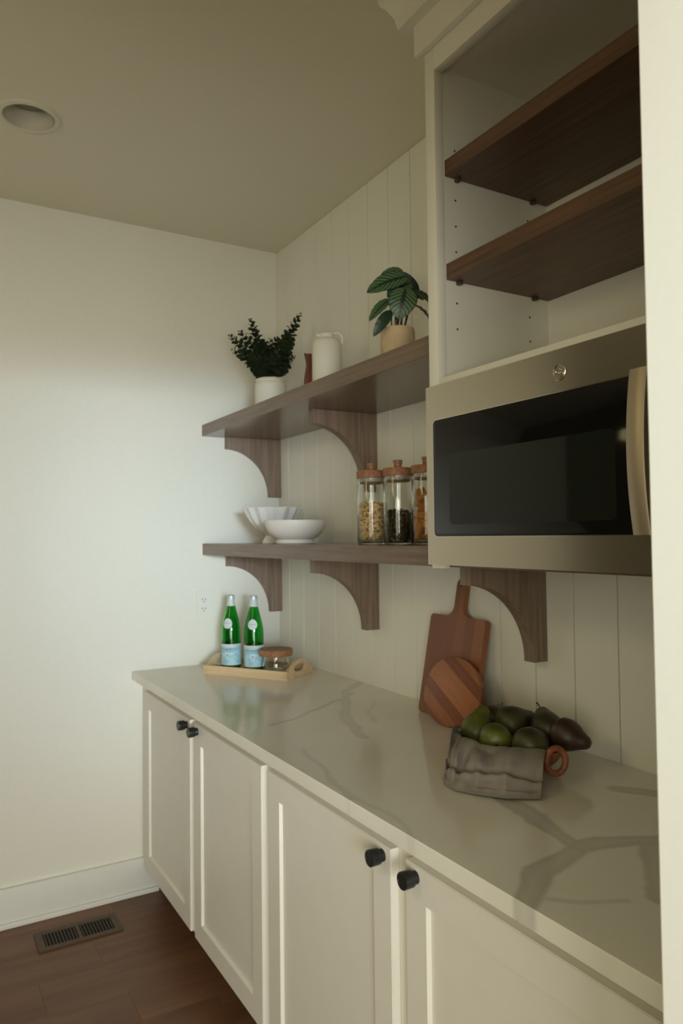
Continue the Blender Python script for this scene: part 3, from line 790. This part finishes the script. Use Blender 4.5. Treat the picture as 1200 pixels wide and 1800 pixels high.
tw.parent = TWR; tw.matrix_parent_inverse = Matrix.Translation(TWR.location).inverted(); tw.name = 'cloth'

# ------------------------------------------------------------------ crockery on the lower shelf
fx, fy = .335, -.190
FBW = thing('footed_bowl', 'white fluted footed bowl at the left end of the lower shelf', 'bowl', (fx, fy, ZL + .0003))
def flute(a, r, z):
    k = max(0, min(1, (r - .035) / .06)); return (r * (1 + .045 * k * math.cos(14 * a)), z)
obj('bowl_body', lathe([(0, .002), (.038, .002), (.043, 0), (.044, .003), (.040, .012), (.032, .024), (.028, .031), (.040, .040), (.062, .056), (.084, .078), (.102, .105), (.114, .130), (.122, .143), (.121, .145), (.117, .143), (.098, .106), (.080, .081), (.058, .060), (.036, .045), (0, .040)], 168, flute), M_ceramic, FBW, smooth=40)
SBW = thing('serving_bowl', 'smooth off-white serving bowl in front of the fluted bowl', 'bowl', (.630, -.235, ZL + .0003))
obj('bowl_body', lathe([(0, .003), (.064, .003), (.068, 0), (.071, .002), (.070, .012), (.066, .015), (.080, .022), (.098, .038), (.111, .060), (.117, .084), (.1165, .0865), (.1145, .085), (.107, .060), (.094, .041), (.076, .027), (.050, .021), (0, .020)], 96), painted('off-white glaze', (.76, .72, .66, 1), .35, nscale=9, bump=.02), SBW, smooth=40)

def make_jar(label, loc):
    J = thing('pasta_jar', label, 'jar', loc, (0, 0, 0), 'glass jars with wooden lids')
    R, Hh = .0445, .203
    pf = [(0, .001), (.040, .0), (R - .001, .003), (R, .008), (R, Hh - .016), (R - .001, Hh - .010), (R - .004, Hh - .006), (R - .004, Hh - .001), (R - .0065, Hh - .001), (R - .0065, Hh - .009), (R - .0032, Hh - .018), (R - .0028, .010), (R - .006, .006), (0, .006)]
    obj('glass', lathe(pf, 56), M_glass, J, smooth=50)
    obj('seal', lathe([(R - .0075, Hh - .012), (R - .0068, Hh - .012), (R - .0068, Hh + .0), (R - .0075, Hh + .0)], 40, close=True), mat('seal', (.5, .45, .38, 1), .4), J, smooth=50)
    ld = obj('lid', lathe([(0, Hh - .014), (R - .0078, Hh - .014), (R - .0078, Hh), (R - .001, Hh), (R + .0012, Hh + .002), (R + .0015, Hh + .020), (R - .001, Hh + .0235), (0, Hh + .0238)], 56), M_lid, J, smooth=40)
    obj('lid_knob', lathe([(0, Hh + .0238), (.0105, Hh + .0238), (.0115, Hh + .030), (.0145, Hh + .046), (.013, Hh + .048), (0, Hh + .0482)], 32), M_lid, ld, smooth=40)
    return J
JP = [(1.184, -.250), (1.292, -.225), (1.401, -.200)]
JL = ['glass jar of pale yellow pasta with wooden lid, leftmost of the three jars',
      'glass jar of dark brown-green pasta with wooden lid, middle of the three jars',
      'glass jar of amber pasta with wooden lid, half hidden by the microwave']
for (x, y), lb in zip(JP, JL): make_jar(lb, (x, y, ZL + .0003))
def fill(name, loc, height, piece, m, label, n, spread=.033, seed=1):
    rd = random.Random(seed); bm = bmesh.new()
    pb = piece(); me = bpy.data.meshes.new('p'); pb.to_mesh(me); pb.free()
    for i in range(n):
        a = rd.random() * 6.283; r = spread * (1 - rd.random() ** 2 * .75); z = .014 + (height - .014) * ((i + rd.random()) / n)
        t = bmesh.new(); t.from_mesh(me)
        t.transform(Matrix.Translation((r * math.cos(a), r * math.sin(a), z)) @ Matrix.Rotation(rd.random() * 6.28, 4, 'Z') @ Matrix.Rotation(rd.random() * 3.14, 4, 'X'))
        for v in t.verts:
            rr = math.hypot(v.co.x, v.co.y)
            if rr > .0398: v.co.x *= .0398 / rr; v.co.y *= .0398 / rr
            v.co.z = max(v.co.z, .0075)
        m2 = bpy.data.meshes.new('q'); t.to_mesh(m2); t.free(); bm.from_mesh(m2); bpy.data.meshes.remove(m2)
    bpy.data.meshes.remove(me)
    o = obj(name, bm, m, smooth=60, kind='stuff'); o.location = loc
    tag(o, label, 'pasta'); return o
def curl():
    bm = bmesh.new(); tube(bm, [(.009 * math.cos(t), .009 * math.sin(t), .0012 * t) for t in [i * .55 for i in range(7)]], .0032, 6); return bm
def twist():
    bm = bmesh.new(); prev = None
    for i in range(13):
        z = -.014 + i * .00235; a = i * .75
        row = [bm.verts.new((.0058 * math.cos(a + k * math.pi / 1.5), .0058 * math.sin(a + k * math.pi / 1.5), z)) for k in range(3)] + [bm.verts.new((0, 0, z))]
        if prev:
            for k in range(3): bm.faces.new((prev[3], prev[k], row[k], row[3]))
        prev = row
    return bm
def tubep():
    bm = bmesh.new(); tube(bm, [(0, 0, z) for z in (-.016, -.008, 0, .008, .016)], [.010, .0105, .0105, .0105, .010], 12); return bm
fill('pasta', (JP[0][0], JP[0][1], ZL + .0003), .122, curl, M_pasta1, 'pale curled pasta pieces heaped in the leftmost jar', 330, seed=1)
fill('pasta', (JP[1][0], JP[1][1], ZL + .0003), .092, twist, M_pasta2, 'dark twisted pasta pieces filling half of the middle jar', 300, seed=2)
fill('pasta', (JP[2][0], JP[2][1], ZL + .0003), .150, tubep, M_pasta3, 'fat amber pasta tubes in the jar beside the microwave', 100, .027, seed=3)

# ------------------------------------------------------------------ jugs and plants on the upper shelf
JG = thing('jug', 'matt white stoneware jug with loop handle on the upper shelf', 'jug', (.815, -.195, ZU + .0003), (0, 0, 0))
cd = face_cam((.815, -.195)) - math.pi / 2       # direction towards the doorway
def jug_mod(a, r, z): return (r, z)
obj('jug_body', lathe([(0, .004), (.046, .004), (.048, 0.0), (.052, .003), (.0535, .030), (.0535, .175), (.052, .190), (.047, .202), (.036, .209), (.027, .2115), (.026, .222), (.0275, .225), (.024, .225), (.022, .212), (0, .208)], 56), M_pitch, JG, smooth=40)
obj('bare_clay_foot', lathe([(.0528, .0005), (.0535, .0005), (.0538, .012), (.0530, .012)], 56, close=True), M_clay, JG, smooth=40)
hdir = Vector((.505, .863, 0)); 
bm = bmesh.new()
pts = []
for i in range(19):
    t = i / 18; a = math.radians(160 - 250 * t)
    pts.append(hdir * (.036 + .020 * math.cos(a)) + Vector((0, 0, .205 + .026 * math.sin(a))))
pts += [hdir * .0545 + Vector((0, 0, .172))]
tube(bm, pts, .0055, 10, flat=.8)
obj('handle', bm, M_pitch, JG, smooth=60)
bm = bmesh.new(); tube(bm, [-hdir * .010 + Vector((0, 0, .214)), -hdir * .026 + Vector((0, 0, .222)), -hdir * .036 + Vector((0, 0, .2265))], [.009, .008, .0055], 12)
obj('spout', bm, M_pitch, JG, smooth=60)
RJ = thing('vase', 'dark rust-red vase half hidden behind the white jug', 'vase', (.662, -.165, ZU + .0003))
obj('vase_body', lathe([(0, .0), (.030, .0), (.034, .004), (.040, .035), (.041, .065), (.038, .100), (.033, .130), (.030, .150), (.032, .168), (.037, .180), (.038, .186), (.035, .185), (.029, .168), (.027, .150), (.030, .13), (0, .12)], 40, lambda a, r, z: (r * (1 + .012 * math.cos(16 * a)), z + (.012 * max(0, math.cos(a - 3.6)) if z > .17 else 0))), M_rust, RJ, smooth=40)

# eucalyptus
EP = Vector((.345, -.200, ZU + .0003))
EU = thing('eucalyptus_plant', 'dark leafy eucalyptus plant in a cream pot, left end of the upper shelf', 'plant', EP)
obj('pot', lathe([(0, .003), (.056, .003), (.060, 0), (.064, .010), (.066, .060), (.066, .120), (.063, .134), (.0575, .139), (.0575, .143), (.061, .146), (.061, .150), (.057, .152), (.053, .150), (.053, .130), (0, .128)], 56), M_cream, EU, smooth=40)
obj('soil', lathe([(0, .131), (.0525, .131), (.0525, .126), (0, .126)], 30), M_soil, EU)
tips = [(.266, -.348, 2.300), (.270, -.337, 2.241), (.287, -.313, 2.316), (.312, -.273, 2.365), (.320, -.262, 2.325), (.333, -.232, 2.275), (.366, -.177, 2.290), (.417, -.095, 2.386), (.405, -.110, 2.330), (.398, -.120, 2.273), (.400, -.115, 2.210), (.350, -.200, 2.250), (.300, -.290, 2.185), (.376, -.150, 2.180), (.43, -.20, 2.22), (.30, -.18, 2.25), (.37, -.26, 2.2), (.39, -.22, 2.27)]
rd = random.Random(11)
camp = Vector((3.0947, -1.4767, 1.468))
for ti, tp in enumerate(tips):
    tip = Vector(tp) - EP; base = Vector((rd.uniform(-.02, .02), rd.uniform(-.02, .02), .130))
    out = Vector((tip.x, tip.y, 0)); ctrl = base.lerp(tip, .45) + Vector((0, 0, .03)) - out * .12
    pts = [base * (1 - t) ** 2 + ctrl * 2 * t * (1 - t) + tip * t * t for t in [i / 14 for i in range(15)]]
    bm = bmesh.new(); tube(bm, pts, [.0018 - .0012 * i / 14 for i in range(15)], 5)
    br = obj('branch', bm, M_stem, EU, smooth=60)
    bm = bmesh.new(); L = (tip - base).length; n = int(L / .0115)
    for i in range(3, n + 1):
        t = i / n; k = min(13, int(t * 14)); p = pts[k].lerp(pts[k + 1], t * 14 - k) if k < 14 else pts[-1]
        d = (pts[min(k + 1, 14)] - pts[max(k - 1, 0)]).normalized()
        size = .0235 * (1 - t) ** .6 + .0048
        for s in (0, 1):
            az = i * 1.57 + s * math.pi + rd.uniform(-.4, .4)
            side = d.orthogonal().normalized(); side.rotate(Matrix.Rotation(az, 3, d))
            ax = (side + d * .45).normalized(); nrm = ax.cross(side.cross(d)).normalized()
            if rd.random() < .5: nrm = (nrm + (camp - EP - p).normalized() * .9).normalized()
            b_ax = nrm.cross(ax).normalized(); c = p + ax * size * 1.0
            ring = [bm.verts.new(c + ax * (math.cos(q * .7854) * size * .95) + b_ax * (math.sin(q * .7854) * size * .8) + nrm * (.002 * math.cos(q * 1.57))) for q in range(8)]
            cv = bm.verts.new(c - nrm * .0012)
            for q in range(8): bm.faces.new((cv, ring[q], ring[(q + 1) % 8]))
    obj('leaves', bm, M_euc, br, smooth=60, kind='stuff')

# calathea
CP = Vector((1.272, -.205, ZU + .0003))
CA = thing('calathea_plant', 'striped-leaf calathea plant in a round sand-coloured pot next to the cabinet', 'plant', CP)
obj('pot', lathe([(0, .002), (.038, .002), (.041, 0), (.047, .012), (.0515, .050), (.0525, .100), (.0515, .124), (.050, .128), (.046, .127), (.046, .110), (0, .108)], 56), M_terra, CA, smooth=40)
obj('soil', lathe([(0, .112), (.0455, .112), (.0455, .107), (0, .107)], 30), M_soil, CA)
def leaf(base, tip, width, nrm, m, droop=.01, cup=.15, stem_from=None):
    b, t = Vector(base) - CP, Vector(tip) - CP
    ax = (t - b); L = ax.length; axn = ax.normalized(); nv = Vector(nrm); nv = (nv - axn * nv.dot(axn)).normalized(); sd = axn.cross(nv).normalized()
    bm = bmesh.new(); uvl = bm.loops.layers.uv.new('UVMap'); nl, nw = 14, 8; g = []
    for i in range(nl + 1):
        v = i / nl; w = width * .5 * (math.sin(math.pi * min(1, v ** .75 * .985 + .015)) ** .62) * (1 if v < .97 else .6)
        row = []
        for j in range(nw + 1):
            u = 2 * j / nw - 1
            p = b + ax * v + sd * (u * w) + nv * (droop * math.sin(math.pi * v) + cup * w * u * u + .0012 * math.sin(v * 30) * abs(u))
            row.append((bm.verts.new(p), (u * .5 + .5, v)))
        g.append(row)
    for i in range(nl):
        for j in range(nw):
            q = (g[i][j], g[i][j + 1], g[i + 1][j + 1], g[i + 1][j]); f = bm.faces.new([a[0] for a in q])
            for lp, a in zip(f.loops, q): lp[uvl].uv = a[1]
    me_o = obj('leaf', bm, m, CA, smooth=80)
    if stem_from is not None:
        s0 = Vector((stem_from[0], stem_from[1], .108)); c = s0.lerp(b, .5) + Vector((0, 0, .02))
        bm = bmesh.new(); tube(bm, [s0 * (1 - k) ** 2 + c * 2 * k * (1 - k) + b * k * k for k in [i / 10 for i in range(11)]], [.0018 - .0006 * i / 10 for i in range(11)], 6)
        obj('leaf_stalk', bm, M_stem, CA, smooth=60)
cv = (camp - CP).normalized()
up = Vector((0, 0, 1)); rt = Vector((.505, .863, 0))
leaf((1.270, -.178, 2.272), (1.232, -.236, 2.270), .036, cv * .9 + up * .35, M_cal, .006, .1, (-.006, 0))
leaf((1.312, -.195, 2.246), (1.248, -.300, 2.198), .062, cv * .9 + up * .45, M_cal, .012, .1, (-.012, -.004))
leaf((1.225, -.205, 2.252), (1.275, -.122, 2.228), .080, cv * .9 - up * .1 + rt * .2, M_darkleaf, .01, .1, (.0, .01))
leaf((1.256, -.170, 2.268), (1.270, -.140, 2.190), .060, cv * .7 + up * .5 + rt * .4, M_darkleaf, .012, .1, (.004, .012))
leaf((1.343, -.222, 2.196), (1.328, -.240, 2.104), .086, cv * 1.0 + up * .35, M_cal, .010, .12, (.012, -.012))
leaf((1.306, -.176, 2.232), (1.268, -.240, 2.188), .060, cv * .9 + up * .4, M_cal, .010, .1, (0, -.012))
leaf((1.276, -.236, 2.180), (1.243, -.289, 2.114), .036, cv * .9 + rt * -.4 + up * .3, M_cal, .006, .15, (-.014, -.010))
leaf((1.302, -.248, 2.136), (1.272, -.293, 2.060), .036, cv * .9 + rt * -.2, M_darkleaf, .008, .15, (-.006, -.016))
leaf((1.280, -.150, 2.218), (1.310, -.098, 2.172), .034, cv * .6 + up * .6 + rt * .2, M_darkleaf, .008, .1, (.012, .010))
leaf((1.303, -.168, 2.168), (1.330, -.118, 2.104), .022, cv * .5 + up * .5 + rt * .5, M_darkleaf, .010, .1, (.016, .004))
leaf((1.285, -.150, 2.205), (1.292, -.120, 2.190), .030, cv * .6 + up * .6, M_darkleaf, .004, .1, (.010, .014))
for sx, sy, tx, ty, tz in ((-.01, .004, 1.262, -.205, 2.17), (.008, -.004, 1.30, -.20, 2.16), (.004, .006, 1.278, -.185, 2.18), (-.004, -.008, 1.292, -.225, 2.17)):
    s0 = Vector((sx, sy, .108)); e = Vector((tx, ty, tz)) - CP
    bm = bmesh.new(); tube(bm, [s0.lerp(e, k / 5) for k in range(6)], .0015, 6); obj('leaf_stalk', bm, M_stem, CA, smooth=60)
